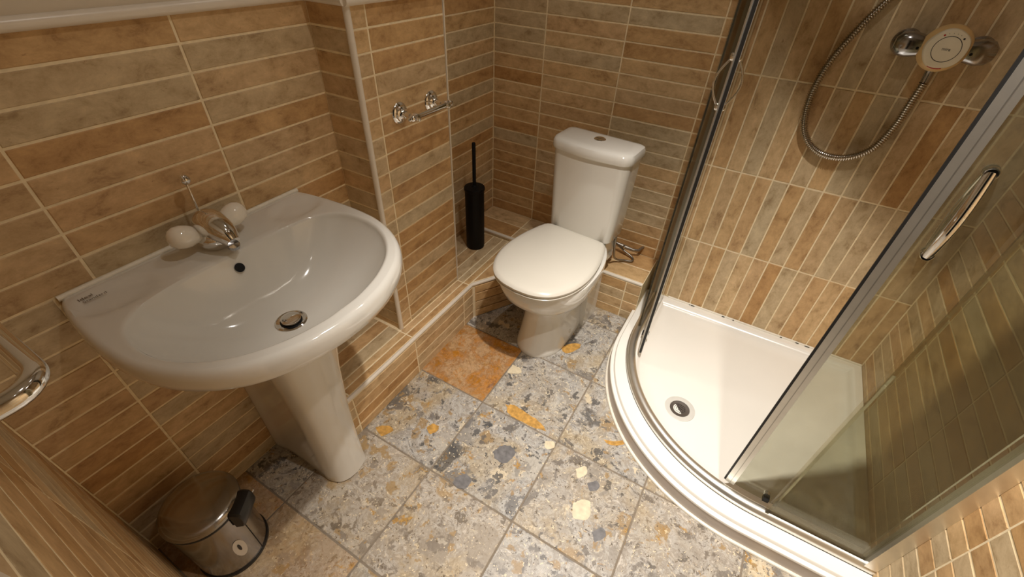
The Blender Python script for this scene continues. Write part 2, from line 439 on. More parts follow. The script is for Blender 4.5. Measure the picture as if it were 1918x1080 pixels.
# large stones showing in the breccia of the floor tiles
for kind_, poly in (
    ('ochre', [(0.574, 0.032), (0.596, 0.049), (0.65, 0.042), (0.707, 0.035), (0.746, 0.013), (0.715, 0.004), (0.653, 0.001), (0.604, 0.002)]),
    ('ochre', [(0.622, 0.4), (0.643, 0.439), (0.682, 0.464), (0.69, 0.436), (0.655, 0.382)]),
    ('ochre', [(0.385, -0.198), (0.393, -0.173), (0.419, -0.17), (0.426, -0.19), (0.409, -0.211)]),
    ('ochre', [(0.234, -0.292), (0.25, -0.272), (0.278, -0.257), (0.296, -0.271), (0.275, -0.303)]),
    ('ochre', [(0.931, 0.088), (0.969, 0.102), (0.997, 0.124), (1.002, 0.108), (0.967, 0.082)]),
    ('pale', [(0.935, -0.165), (0.952, -0.145), (0.98, -0.136), (0.995, -0.179), (0.973, -0.203), (0.948, -0.204)]),
    ('pale', [(0.497, 0.21), (0.531, 0.212), (0.548, 0.191), (0.502, 0.165)]),
    ('pale', [(0.765, -0.024), (0.789, -0.009), (0.802, -0.029), (0.779, -0.048)]),
    ('pale', [(0.896, -0.061), (0.919, -0.034), (0.935, -0.054), (0.916, -0.087)]),
    ('slate', [(0.631, -0.153), (0.646, -0.116), (0.679, -0.101), (0.704, -0.122), (0.686, -0.168), (0.655, -0.17)]),
    ('slate', [(0.577, -0.291), (0.6, -0.264), (0.631, -0.274), (0.619, -0.309), (0.588, -0.312)]),
    ('slate', [(1.017, -0.215), (1.039, -0.187), (1.056, -0.205), (1.035, -0.235)]),
    ('slate', [(0.948, -0.086), (0.972, -0.061), (0.987, -0.081), (0.967, -0.104)]),
    ):
    loop = catmull([(x_, y_, 0) for x_, y_ in poly+poly[:1]], 4)[:-1]
    random.seed(len(poly)*7+int(abs(poly[0][0])*1000))
    cxx = sum(p.x for p in loop)/len(loop); cyy = sum(p.y for p in loop)/len(loop)
    pts = []
    for p in loop:
        k_ = random.uniform(0.90, 1.06); pts.append((cxx+(p.x-cxx)*k_, cyy+(p.y-cyy)*k_))
    prism('stone_inclusion', pts, -0.002, 0.0005, M[kind_], floor)

# ceiling
ceiling = struct(boxes('ceiling', [(-0.14, 1.78, -0.97, 1.03, ZC, ZC+0.06)], M['ceiling_paint']))

# left wall (basin wall): tiled to dado height, painted above
wl = struct(boxes('wall_left', [(-0.08, -BACK, -0.97, 0.0, -0.02, ZTOP), (-0.08, -0.001, -0.97, 0.0, ZTOP, ZC)], M['grout']))
wl_up = boxes('painted_upper_wall', [(-0.001, 0.004, YN, 0.0, ZTOP, ZC)], M['paint'], wl)
tile_wall(wl, '+x', 0.0, YN, 0.0, lambda za: ([-0.643, -0.316] if za > 0.74 else [-0.712, -0.385]), 0.0, ZTOP)
# boxing that steps out of the left wall
wb = struct(boxes('wall_boxing', [(-0.08, XB-BACK, -0.007+BACK, 0.347-BACK, 0.0, ZTOP), (-0.08, XB-0.001, -0.006, 0.346, ZTOP, ZC)], M['grout']))
boxes('painted_upper_wall', [(-0.07, XB+0.004, -0.012, 0.350, ZTOP+0.001, ZC)], M['paint'], wb)
tile_wall(wb, '+x', XB, -0.001, 0.347, [0.051], ZLL, ZTOP)
tile_wall(wb, '-y', -0.007, 0.0, XB-0.006, [], ZLL, ZTOP)
tile_wall(wb, '+y', 0.347, XR, XB-0.002, [], ZLL, ZTOP)
# round-edge corner trim of the boxing
V, F = tube_data([(XB-0.005, -0.002, z) for z in (ZLL, 0.5, 0.9, ZTOP)], 0.0085, 16)
mesh('corner_trim', V, F, M['trim_white'], wb)
boxes('edge_strip', [(XB-0.006, XB+0.0008, 0.3475, 0.3515, ZLL, ZTOP)], M['trim_white'], wb)
# recess wall behind the brush
wrc = struct(boxes('wall_recess', [(XR-0.06, XR-BACK, 0.33, 0.97, 0.0, ZTOP+0.3)], M['grout']))
tile_wall(wrc, '+x', XR, 0.347, YB, [0.615], ZLB-0.03, ZTOP)
boxes('painted_upper_wall', [(XR-0.05, XR+0.004, 0.347, YB, ZTOP, ZC)], M['paint'], wrc)
# back wall behind the toilet
wbk = struct(boxes('wall_back', [(XR-0.06, 0.92, YB+BACK, YB+0.08, 0.0, ZTOP)], M['grout']))
tile_wall(wbk, '-y', YB, XR, 0.872, [0.171, 0.494, 0.812], ZLB-0.02, ZTOP)
boxes('painted_upper_wall', [(XR-0.06, 0.872, YB-0.004, YB+0.08, ZTOP, ZC)], M['paint'], wbk)
# shower wall: tiles stand upright
wsh = struct(boxes('wall_shower', [(0.870, 1.78, YS+BACK, YS+0.14, 0.0, ZC)], M['grout']))
zlines = [0.082, 0.397, 0.712, 1.027, 1.342, 1.657, 1.972, 2.287]
x = 1.131 - 5*0.0525
xl = []
while x < XRW: xl.append(x); x += 0.0525
for (za, zb) in cuts(0.082, ZC, zlines):
    for (a, b) in cuts(0.872, XRW, xl):
        tile(wsh, ((a+b)/2, YS, (za+zb)/2), zb-za, b-a, 'v-y')
# right wall: laid in rows
wr = struct(boxes('wall_right', [(XRW+BACK, 1.78, -0.97, 1.03, 0.0, ZC)], M['grout']))
tile_wall(wr, '-x', XRW, YN, YS, [-0.687, -0.36, -0.033, 0.300, 0.627], 0.0, ZC)
# near wall with the doorway
wn = struct(boxes('wall_near', [(-0.08, 0.768, YN-0.08, YN-0.0005, 0.0, ZTOP), (-0.08, 0.768, YN-0.08, YN-0.001, ZTOP, ZC), (0.768, 1.78, YN-0.08, YN, 2.04, ZC), (1.66, 1.78, YN-0.08, YN, 0.0, 2.04)], M['grout']))
tile_wall(wn, '+y', YN, 0.0, 0.772, [0.10, 0.425], 0.0, ZTOP, tilt=0.0, jit=0.0001)
boxes('painted_upper_wall', [(0.0, 1.70, YN-0.06, YN+0.004, 2.04, ZC), (0.0, 0.772, YN-0.06, YN+0.004, ZTOP, 2.04)], M['paint'], wn)
struct(boxes('trim_1', [(0.772, 0.83, YN-0.09, YN+0.002, 0.0, 2.0), (0.772, 1.66, YN-0.09, YN+0.012, 2.0, 2.04), (1.612, 1.66, YN-0.09, YN+0.012, 0.0, 2.0)], M['trim_white']))
# the door stands open, swung out into the unlit hall
d1 = struct(boxes('door_1', [(0.834, 0.874, YN-0.87, YN-0.092, 0.005, 1.99)], M['door_paint']))
for (a, b, c, d) in ((YN-0.80, YN-0.52, 0.2, 0.9), (YN-0.44, YN-0.16, 0.2, 0.9), (YN-0.80, YN-0.52, 1.05, 1.85), (YN-0.44, YN-0.16, 1.05, 1.85)):
    boxes('door_panel', [(0.873, 0.879, a, b, c, d)], M['door_paint'], d1)
# dado bead along the top of the half-height tiling
def bead(name, pts):
    V, F = tube_data(pts, 0.011, 12); return struct(mesh(name, V, F, M['trim_white']))
bead('trim_2', [(0.003, YN, ZTOP+0.006), (0.003, -0.5, ZTOP+0.006), (0.003, -0.012, ZTOP+0.006)])
bead('trim_3', [(0.0, -0.010, ZTOP+0.006), (XB+0.001, -0.010, ZTOP+0.006)])
bead('trim_4', [(XB+0.003, -0.014, ZTOP+0.006), (XB+0.003, 0.353, ZTOP+0.006)])

# ledge: low tiled box along the boxing, angled to the back ledge behind the toilet
B2 = BACK
lp = [(-0.06, -0.364), (XLF-B2, -0.364), (XLF-B2, 0.36), (0.42, YLB+0.05), (-0.06, YLB+0.05)]
lg = struct(prism('wall_ledge_left', lp, 0.0, ZLL-B2, M['grout']))
# front face rows under the trim
zrow = [0.0, 0.040, 0.088, 0.136, ZLL-0.014]
for za, zb in zip(zrow[:-1], zrow[1:]):
    for a, b in cuts(-0.364, 0.357, [-0.322, -0.016, 0.29]):
        tile(lg, (XLF, (a+b)/2, (za+zb)/2), b-a, zb-za, '+x')
ang = math.atan2(YLB-0.36, 0.42-XLF)
for za, zb in zip(zrow[:-1], zrow[1:]):
    o = tile(lg, ((XLF+0.40)/2+0.003, (0.36+YLB-0.035)/2, (za+zb)/2), 0.37, zb-za, '+x', jit=0)
    o.rotation_euler = (0, 0, ang)
# top: strips running with the wall
for a, b in cuts(XR, XLF-0.012, [0.030, 0.083, XB, 0.165]):
    for c, d in cuts(-0.364, YLB, [-0.322, -0.016, 0.347]):
        if b <= XB+1e-4 and -0.01 < (c+d)/2 < 0.347: continue
        tile(lg, ((a+b)/2, (c+d)/2, ZLL), d-c, b-a, 'top_y', jit=0.0002)
prism('tile', [(XLF-0.008, 0.378), (0.392, YLB-0.026), (0.392, YLB-0.006), (XLF-0.008, YLB-0.006)], ZLL-0.008, ZLL, M['tile'], lg)
def trim_bar(name, p, q, parent, r=0.0075):
    V, F = tube_data([p, [(a+b)/2 for a, b in zip(p, q)], q], r, 12); return mesh(name, V, F, M['trim_white'], parent)
trim_bar('edge_trim', (XLF-0.006, -0.364, ZLL-0.006), (XLF-0.006, 0.358, ZLL-0.006), lg)
trim_bar('edge_trim', (XLF-0.006, 0.358, ZLL-0.006), (0.415, YLB, ZLL-0.006), lg)
# back ledge
lb = struct(boxes('wall_ledge_back', [(-0.06, 0.828, YLB+B2, YB, 0.0, ZLB-B2)], M['grout']))
zrow = [0.0, 0.045, 0.096, 0.147, ZLB-0.013]
for za, zb in zip(zrow[:-1], zrow[1:]):
    for a, b in cuts(0.43, 0.828, [0.76]):
        tile(lb, ((a+b)/2, YLB, (za+zb)/2), b-a, zb-za, '-y')
for a, b in cuts(XR, 0.40, [0.171]):
    tile(lb, ((a+b)/2, YLB, (ZLL+ZLB-0.012)/2), b-a, ZLB-0.012-ZLL+0.003, '-y')
for a, b in cuts(XR, 0.828, [0.171, 0.494]):
    for c, d in cuts(YLB+0.012, YB, [0.835]):
        tile(lb, ((a+b)/2, (c+d)/2, ZLB), b-a, d-c, 'top_x', jit=0.0002)
trim_bar('edge_trim', (-0.06, YLB+0.006, ZLB-0.006), (0.826, YLB+0.006, ZLB-0.006), lb)
# ================================================================== LAMPS
for k, ((lx, ly, lz), beam, spill) in enumerate(LAMPS):
    t = thing('ceiling_downlight', ['round recessed downlight in the middle of the ceiling', 'round recessed downlight in the ceiling above the toilet', 'round recessed downlight in the ceiling nearest the right wall'][k], 'lamp', (lx, ly, ZC), 'recessed ceiling downlights')
    revolve('bezel', [(0.030, -0.001), (0.045, -0.001), (0.046, -0.004), (0.042, -0.008), (0.033, -0.009), (0.030, -0.004)], (lx, ly, ZC), (0, 0, 1), M['chrome'], t)
    for cone, watts in ((BEAM, beam), (SPILL, spill)):
        ld = bpy.data.lights.new('downlight', 'SPOT'); ld.energy = watts; ld.color = LAMP_COLOUR
        ld.shadow_soft_size = 0.022; ld.spot_size = math.radians(cone); ld.spot_blend = 1.0
        lo = bpy.data.objects.new('bulb', ld); link(lo, t); lo.location = (0, 0, -0.03)
        if k == 0 and cone == BEAM: lo.rotation_euler = (BEAM_TILT[0], BEAM_TILT[1]*-1, 0)

# ================================================================== BASIN
BY = -0.4385
def smooth_closed(half, n=10):
    """half outline (x, dy>=0) from the back centre to the front centre -> closed loop"""
    pts = [Vector((x, d, 0)) for x, d in half]
    c = catmull(pts, n)
    right = [(p.x, BY+p.y) for p in c]; left = [(p.x, BY-p.y) for p in reversed(c[1:-1])]
    return right+left
half_o = [(0.0, 0.0), (0.0, 0.12), (0.0, 0.255), (0.004, 0.270), (0.05, 0.2815), (0.12, 0.290), (0.20, 0.293), (0.28, 0.286), (0.35, 0.263), (0.41, 0.224), (0.455, 0.170), (0.485, 0.10), (0.497, 0.04), (0.499, 0.0)]
half_i = [(0.135, 0.0), (0.135, 0.08), (0.140, 0.15), (0.155, 0.205), (0.19, 0.244), (0.25, 0.256), (0.31, 0.247), (0.365, 0.218), (0.41, 0.172), (0.442, 0.11), (0.458, 0.045), (0.460, 0.0)]
out_l, in_l = smooth_closed(half_o), smooth_closed(half_i)
DC = (0.272, BY)
def ray_r(loop, th):
    d = (math.cos(th), math.sin(th)); best = 0
    for i in range(len(loop)):
        (x1, y1), (x2, y2) = loop[i], loop[(i+1) % len(loop)]
        ax, ay = x1-DC[0], y1-DC[1]; bx, by = x2-x1, y2-y1
        den = d[0]*by-d[1]*bx
        if abs(den) < 1e-12: continue
        t = (ax*by-ay*bx)/den; u = (ax*d[1]-ay*d[0])/den
        if t > 0 and -1e-6 <= u <= 1+1e-6: best = max(best, t)
    return best
RIM = 0.790
NTH = 192
ths = [2*PI*k/NTH for k in range(NTH)]
# pull two samples onto the back corners so that they stay crisp
Ro = [ray_r(out_l, t) for t in ths]; Ri = [ray_r(in_l, t) for t in ths]
def deck_z(x, y):
    z = RIM
    for sy in (1, -1):           # the shallow soap dishes either side of the tap
        cx, cy = 0.078, BY+sy*0.205
        e = ((x-cx)/0.040)**2+((y-cy)/0.062)**2
        if e < 1.35: 
            k = min(1, max(0, (1.35-e)/0.55)); z -= 0.006*k*k*(3-2*k)
    return z
def bowl_z(s):
    return RIM-0.010-0.122*(1-s**2.7)
rings = []
# underside, from the pedestal neck up to the rim
for z, kx, ky in ((0.628, 0.66, 0.32), (0.648, 0.70, 0.42), (0.672, 0.78, 0.62), (0.697, 0.88, 0.82), (0.722, 0.955, 0.945)):
    rings.append([(max(0, (DC[0]+Ro[k]*math.cos(t)))*kx, BY+Ro[k]*math.sin(t)*ky, z) for k, t in enumerate(ths)])
for z, ins in ((0.742, 0.004), (0.756, 0.0), (0.772, 0.0), (0.781, 0.002), (0.787, 0.006), (0.790, 0.012)):
    rings.append([(max(0.0, DC[0]+(Ro[k]-ins)*math.cos(t)), DC[1]+(Ro[k]-ins)*math.sin(t), z) for k, t in enumerate(ths)])
for q in (0.12, 0.25, 0.38, 0.5, 0.62, 0.75, 0.88):
    rg = []
    for k, t in enumerate(ths):
        r = (Ro[k]-0.012)*(1-q)+(Ri[k]+0.006)*q
        x, y = DC[0]+r*math.cos(t), DC[1]+r*math.sin(t); rg.append((x, y, deck_z(x, y)))
    rings.append(rg)
for ins, z in ((-0.006, RIM-0.0003), (-0.002, RIM-0.003), (0.0, RIM-0.008)):
    rings.append([(DC[0]+(Ri[k]-ins)*math.cos(t), DC[1]+(Ri[k]-ins)*math.sin(t), z) for k, t in enumerate(ths)])
for s in (0.985, 0.96, 0.92, 0.87, 0.80, 0.72, 0.62, 0.5, 0.38, 0.26, 0.15):
    rings.append([(DC[0]+(Ri[k]*s)*math.cos(t), DC[1]+(Ri[k]*s)*math.sin(t), bowl_z(s)) for k, t in enumerate(ths)])
basin = thing('wash_basin', 'white D-shaped ceramic wash basin fixed to the tiled left wall', 'basin', (0.0, BY, 0.628))
V, F = loft(rings, True, True, True)
bowl = mesh('bowl', V, F, M['porcelain'], basin)
# overflow hole in the back of the bowl
s_o = 0.93; k_o = NTH//2
po = Vector((DC[0]-Ri[k_o]*s_o+0.002, BY-0.008, bowl_z(s_o)+0.001))
revolve('overflow_hole', [(0.0, 0.0), (0.0100, 0.0), (0.0105, 0.0015), (0.0, 0.0018)], po, (0.80, 0, 0.60), M['black'], basin, 24)
# pop-up waste
zb = bowl_z(0.15)
ws = revolve('waste', [(0.0, -0.002), (0.034, -0.002), (0.0345, 0.001), (0.031, 0.003), (0.0245, 0.0005), (0.0, 0.0003)], (DC[0], BY-0.006, zb+0.001), (0, 0, 1), M['chrome'], basin, 36)
revolve('waste_gap', [(0.0, 0.0), (0.0235, 0.0), (0.0235, 0.001), (0.0, 0.001)], (DC[0], BY-0.006, zb+0.0012), (0, 0, 1), M['black'], ws, 32)
revolve('plug', [(0.0, 0.0), (0.019, 0.0), (0.0215, 0.005), (0.021, 0.0075), (0.016, 0.0092), (0.0, 0.0098)], (DC[0]+0.001, BY-0.006, zb+0.003), (0, 0, 1), M['chrome'], ws, 32)
text_mesh('maker_mark', 'Ideal', 0.013, (0.040, BY-0.2405, RIM+0.0002), (0, 0, PI/2), M['brown_ink'], basin, extrude=0.0001)
text_mesh('maker_mark', 'Standard', 0.011, (0.053, BY-0.230, RIM+0.0002), (0, 0, PI/2), M['brown_ink'], basin, extrude=0.0001)
V, F = tube_data([(0.002, BY-0.27, RIM-0.001), (0.002, BY, RIM-0.001), (0.002, BY+0.27, RIM-0.001)], 0.006, 10)
mesh('sealant_bead', V, F, M['sealant'], basin)

# pedestal
ped = []
def ped_ring(z, xf, hw, rear, n=6):
    half = catmull([(xf, 0.0, 0), (xf-0.006, hw*0.45, 0), (xf-0.022, hw*0.80, 0), (xf-0.055, hw*0.985, 0), (xf-0.095, hw*0.97, 0), (0.115, hw*0.30+rear*0.60, 0), (0.055, rear*0.90, 0), (0.012, rear, 0), (0.0005, rear, 0)], n)
    pts = [(p.x, p.y) for p in half]
    return [(x_, BY+y_, z) for x_, y_ in pts]+[(x_, BY-y_, z) for x_, y_ in reversed(pts[1:])]
for z, xf, hw, rear in ((0.0, 0.300, 0.064, 0.070), (0.006, 0.304, 0.067, 0.0715), (0.025, 0.302, 0.066, 0.0715), (0.15, 0.299, 0.067, 0.0715), (0.30, 0.301, 0.071, 0.0715), (0.45, 0.307, 0.080, 0.0715), (0.55, 0.315, 0.092, 0.0715), (0.605, 0.323, 0.102, 0.0715), (0.6285, 0.330, 0.108, 0.0715)):
    ped.append(ped_ring(z, xf, hw, rear))
V, F = loft(ped, True, True, True)
tag(mesh('basin_pedestal', [(x, y, z) for x, y, z in V], F, M['porcelain']), 'white ceramic pedestal standing on the floor under the wash basin', 'pedestal')

# tap
TX, TY = 0.074, BY+0.002
tap = thing('basin_tap', 'chrome mixer tap with two white egg-shaped handles on the basin', 'tap', (TX, TY, RIM))
revolve('body', [(0.0, 0), (0.028, 0.0), (0.032, 0.004), (0.036, 0.014), (0.036, 0.024), (0.031, 0.036), (0.020, 0.044), (0.0, 0.046)], (TX, TY, RIM), (0, 0, 1), M['chrome'], tap, 36)
sp = catmull([(TX-0.020, TY, RIM+0.030), (TX-0.006, TY, RIM+0.052), (TX+0.022, TY, RIM+0.056), (TX+0.052, TY, RIM+0.046), (TX+0.074, TY, RIM+0.032)], 8)
rad = lambda i, n=len(sp): 0.010+0.021*math.sin(PI*min(1, (i/(n-1))*0.74+0.20))
spo = tube('spout', sp, rad, M['chrome'], tap, 24)
revolve('nozzle', [(0.0, -0.008), (0.012, -0.008), (0.0125, 0.0), (0.0, 0.002)], (TX+0.068, TY, RIM+0.024), (0.25, 0, 1), M['dark_chrome'], spo, 24)
for sy, lab in ((-1, 'hot'), (1, 'cold')):
    ax = (0.0, sy*1.0, 0.30)
    prof = [(0.0, 0.022), (0.010, 0.022), (0.013, 0.026), (0.018, 0.034), (0.0235, 0.050), (0.0245, 0.062), (0.0225, 0.074), (0.016, 0.083), (0.008, 0.087), (0.0, 0.088)]
    hd = revolve('handle', prof, (TX-0.004, TY, RIM+0.030), ax, M['knob_white'], tap, 28)
    revolve('collar', [(0.009, 0.014), (0.013, 0.014), (0.0135, 0.024), (0.009, 0.026)], (TX-0.004, TY, RIM+0.030), ax, M['chrome'], hd, 24)
rod = tube('pop_up_rod', [(TX-0.026, TY, RIM+0.028), (TX-0.031, TY+0.004, RIM+0.09), (TX-0.035, TY+0.007, RIM+0.135)], 0.0026, M['chrome'], tap, 10)
revolve('rod_knob', [(0.0, -0.011), (0.006, -0.0095), (0.0105, -0.003), (0.0105, 0.003), (0.006, 0.0095), (0.0, 0.011)], (TX-0.0355, TY+0.0075, RIM+0.143), (-0.1, -0.1, 1), M['chrome'], rod, 20)

# ================================================================== TOILET
TC = 0.530
toilet = thing('toilet', 'white close-coupled toilet with its lid down against the back wall', 'toilet', (TC, 0.45, 0))
toilet.rotation_euler = (0, 0, math.radians(-4))
def egg(z, hw, yf, yb, ym=None, n=56, ef=2.1, eb=2.6):
    ym = ym if ym is not None else yf+(yb-yf)*0.5
    rg = []
    for k in range(n):
        a = 2*PI*k/n; c, s = math.cos(a), math.sin(a)
        e = ef if s < 0 else eb
        ry = (ym-yf) if s < 0 else (yb-ym)
        rg.append((TC+hw*math.copysign(abs(c)**(2/e), c), ym+ry*math.copysign(abs(s)**(2/e), s), z))
    return rg
rg = [egg(0.0, 0.100, 0.288, 0.705, 0.42), egg(0.006, 0.102, 0.286, 0.705, 0.42), egg(0.02, 0.099, 0.290, 0.705, 0.42), egg(0.08, 0.090, 0.310, 0.705, 0.42, eb=3), egg(0.15, 0.085, 0.325, 0.705, 0.43, eb=3),
      egg(0.205, 0.088, 0.328, 0.705, 0.43, eb=3), egg(0.235, 0.100, 0.312, 0.705, 0.42, eb=3), egg(0.262, 0.128, 0.276, 0.71, 0.41, eb=3), egg(0.285, 0.150, 0.240, 0.715, 0.40, eb=3), egg(0.315, 0.166, 0.214, 0.70, 0.40, eb=2.5),
      egg(0.35, 0.176, 0.200, 0.70, 0.40, eb=2.4), egg(0.385, 0.180, 0.194, 0.70, 0.40, eb=2.3), egg(0.398, 0.178, 0.197, 0.70, 0.40, eb=2.3), egg(0.402, 0.170, 0.206, 0.69, 0.40, eb=2.3)]
V, F = loft(rg, True, True, True)
pan = mesh('pan', V, F, M['porcelain'], toilet)
# outer foot wings with the floor fixing
boxes('rear_flank', [(TC-0.108, TC+0.108, 0.58, 0.705, 0.0, 0.30), (TC-0.118, TC+0.118, 0.57, 0.742, 0.30, 0.4045)], M['porcelain'], toilet)
for sx in (-1, 1):
    revolve('bolt_cap', [(0.009, 0.0), (0.009, 0.004), (0.006, 0.008), (0.0, 0.009)], (TC+sx*0.090, 0.475, 0.045), (sx, 0, 0.15), M['seat_white'], toilet, 16)
# seat and lid
_half = catmull([(0, 0.170, 0), (0.06, 0.178, 0), (0.113, 0.206, 0), (0.151, 0.260, 0), (0.171, 0.325, 0), (0.1755, 0.395, 0), (0.168, 0.47, 0), (0.152, 0.54, 0), (0.138, 0.582, 0), (0.124, 0.600, 0), (0.098, 0.606, 0), (0, 0.606, 0)], 6)
_loop = [(p.x, p.y) for p in _half]+[(-p.x, p.y) for p in reversed(_half[1:-1])]
def seat_ring(z, g, n=72):
    cy = 0.395; kx = 1-g/0.1755; ky = 1-g/0.218
    return [(TC+x_*kx, cy+(y_-cy)*ky, z) for x_, y_ in _loop]
V, F = loft([seat_ring(0.404, 0.008), seat_ring(0.406, 0.003), seat_ring(0.414, 0.001), seat_ring(0.418, 0.006)], True, True, True)
mesh('seat', V, F, M['seat_white'], toilet)
V, F = loft([seat_ring(0.420, 0.008), seat_ring(0.4215, 0.001), seat_ring(0.430, -0.001), seat_ring(0.437, 0.004), seat_ring(0.4405, 0.012), seat_ring(0.4425, 0.03), seat_ring(0.4432, 0.07), seat_ring(0.4434, 0.11)], True, True, True)
mesh('seat_lid', V, F, M['seat_white'], toilet)
for sx in (-1, 1):
    revolve('hinge', [(0.012, -0.02), (0.013, -0.018), (0.013, 0.018), (0.012, 0.02)], (TC+sx*0.078, 0.612, 0.412), (1, 0, 0), M['chrome'], toilet, 16)
# cistern
def rrect(z, hw, yf, yb, r, bow=0.0, n=8, cx=TC):
    pts = []
    for (px, py, a0) in ((cx+hw-r, yf+r, -PI/2), (cx+hw-r*0.5, yb-r*0.5, 0), (cx-hw+r*0.5, yb-r*0.5, PI/2), (cx-hw+r, yf+r, PI)):
        rr = r if py == yf+r else r*0.5
        for k in range(n+1):
            a = a0+PI/2*k/n; pts.append([px+rr*math.cos(a), py+rr*math.sin(a), z])
    # bowed front between the corners
    out = []
    m = len(pts)
    for i, p in enumerate(pts):
        out.append(p)
    # extra points along the front edge
    front = []
    a, b = pts[-1], pts[0]
    for k in range(1, 10):
        t = k/10; front.append([a[0]*(1-t)+b[0]*t, yf-bow*math.sin(PI*t), z])
    return [tuple(p) for p in out]+[tuple(p) for p in front]
rg = [rrect(0.404, 0.100, 0.640, 0.735, 0.03, 0.002), rrect(0.412, 0.128, 0.622, 0.745, 0.034, 0.004), rrect(0.424, 0.136, 0.613, 0.750, 0.036, 0.008), rrect(0.50, 0.139, 0.611, 0.752, 0.036, 0.010), rrect(0.62, 0.145, 0.609, 0.752, 0.038, 0.012), rrect(0.752, 0.150, 0.608, 0.752, 0.038, 0.013)]
V, F = loft(rg, True, True, True)
mesh('cistern', V, F, M['porcelain'], toilet)
rg = [rrect(0.747, 0.149, 0.609, 0.753, 0.038, 0.013), rrect(0.748, 0.156, 0.601, 0.755, 0.042, 0.014), rrect(0.755, 0.158, 0.599, 0.756, 0.043, 0.015), rrect(0.772, 0.157, 0.600, 0.756, 0.043, 0.015), rrect(0.781, 0.153, 0.605, 0.753, 0.042, 0.015), rrect(0.7855, 0.144, 0.615, 0.746, 0.039, 0.014), rrect(0.787, 0.125, 0.633, 0.733, 0.033, 0.012)]
V, F = loft(rg, True, True, True)
clid = mesh('cistern_lid', V, F, M['porcelain'], toilet)
fb = revolve('flush_button', [(0.0, 0.0), (0.021, 0.0), (0.0215, 0.002), (0.018, 0.0045), (0.0, 0.0035)], (TC, 0.688, 0.7865), (0, 0, 1), M['chrome'], clid, 32)
boxes('button_split', [(TC-0.0175, TC+0.0175, 0.6872, 0.6888, 0.7895, 0.7915)], M['dark_chrome'], fb)

# water feed
feed = thing('supply_hose', 'braided grey water supply hose looping under the cistern onto the ledge', 'hose', (0.66, 0.86, ZLB))
hp = catmull([(0.672, 0.722, 0.412), (0.673, 0.728, 0.36), (0.668, 0.80, 0.245), (0.70, 0.835, 0.224), (0.735, 0.855, 0.221), (0.725, 0.88, 0.224), (0.68, 0.888, 0.240), (0.645, 0.888, 0.262)], 10)
tube('hose', hp, 0.0046, M['hose_grey'], feed, 12)
va = tube('isolating_valve', [(0.640, 0.888, 0.266), (0.665, 0.888, 0.262), (0.690, 0.890, 0.258), (0.725, 0.895, 0.253)], lambda i: (0.006, 0.0085, 0.0085, 0.0055)[i], M['hose_grey'], feed, 14)
revolve('valve_screw', [(0.0, 0.0), (0.006, 0.0), (0.006, 0.006), (0.0, 0.007)], (0.680, 0.880, 0.264), (0, -0.6, 0.8), M['chrome'], va, 12)
tube('feed_pipe', [(0.720, 0.895, 0.253), (0.742, 0.905, 0.252), (0.752, 0.945, 0.252)], 0.0068, M['hose_grey'], feed, 12)

# ================================================================== TOILET BRUSH
bx, by = 0.052, 0.607
br = thing('toilet_brush', 'black toilet brush in a cylindrical black holder standing on the ledge', 'toilet brush', (bx, by, ZLL))
revolve('holder', [(0.0, 0.0), (0.038, 0.0), (0.041, 0.003), (0.042, 0.01), (0.042, 0.288), (0.040, 0.290), (0.0, 0.290)], (bx, by, ZLL), (0, 0, 1), M['black'], br, 36)
revolve('lid', [(0.0, 0.289), (0.044, 0.289), (0.0455, 0.292), (0.0455, 0.300), (0.043, 0.304), (0.015, 0.307), (0.011, 0.314), (0.0, 0.315)], (bx, by, ZLL), (0, 0, 1), M['black'], br, 36)
revolve('handle', [(0.0, 0.305), (0.0078, 0.305), (0.0078, 0.492), (0.0065, 0.497), (0.0, 0.498)], (bx, by, ZLL), (0, 0, 1), M['black'], br, 18)

# ================================================================== ROLL HOLDER
rh = thing('toilet_roll_holder', 'empty chrome toilet roll holder with two round wall mounts', 'roll holder', (XB, 0.19, 0.945))
ym = (0.121, 0.262); zm = 0.945
for i, y in enumerate(ym):
    mt = revolve('wall_mount', [(0.0, -0.001), (0.029, -0.001), (0.030, 0.003), (0.027, 0.007), (0.022, 0.009), (0.020, 0.014), (0.013, 0.018), (0.010, 0.024), (0.0, 0.026)], (XB, y, zm), (1, 0, 0), M['chrome'], rh, 32)
    revolve('post', [(0.0, 0.022), (0.008, 0.022), (0.007, 0.036), (0.0085, 0.044), (0.0115, 0.052), (0.0125, 0.060), (0.0115, 0.068), (0.0085, 0.073), (0.0, 0.075)], (XB, y, zm), (1, 0, 0), M['chrome'], mt, 24)
revolve('roll_bar', [(0.0, 0.0), (0.0085, 0.0), (0.0098, 0.004), (0.0085, 0.009), (0.0074, 0.012), (0.0074, 0.128), (0.0085, 0.131), (0.0098, 0.136), (0.0085, 0.141), (0.0, 0.141)], (XB+0.060, ym[0], zm), (0, 1, 0), M['chrome'], rh, 20)
for y, s in ((ym[0], -1), (ym[1], 1)):
    revolve('finial', [(0.0, 0.008), (0.0075, 0.010), (0.010, 0.015), (0.008, 0.020), (0.005, 0.022), (0.006, 0.026), (0.003, 0.030), (0.0, 0.031)], (XB+0.060, y, zm), (0, s, 0), M['chrome'], rh, 20)

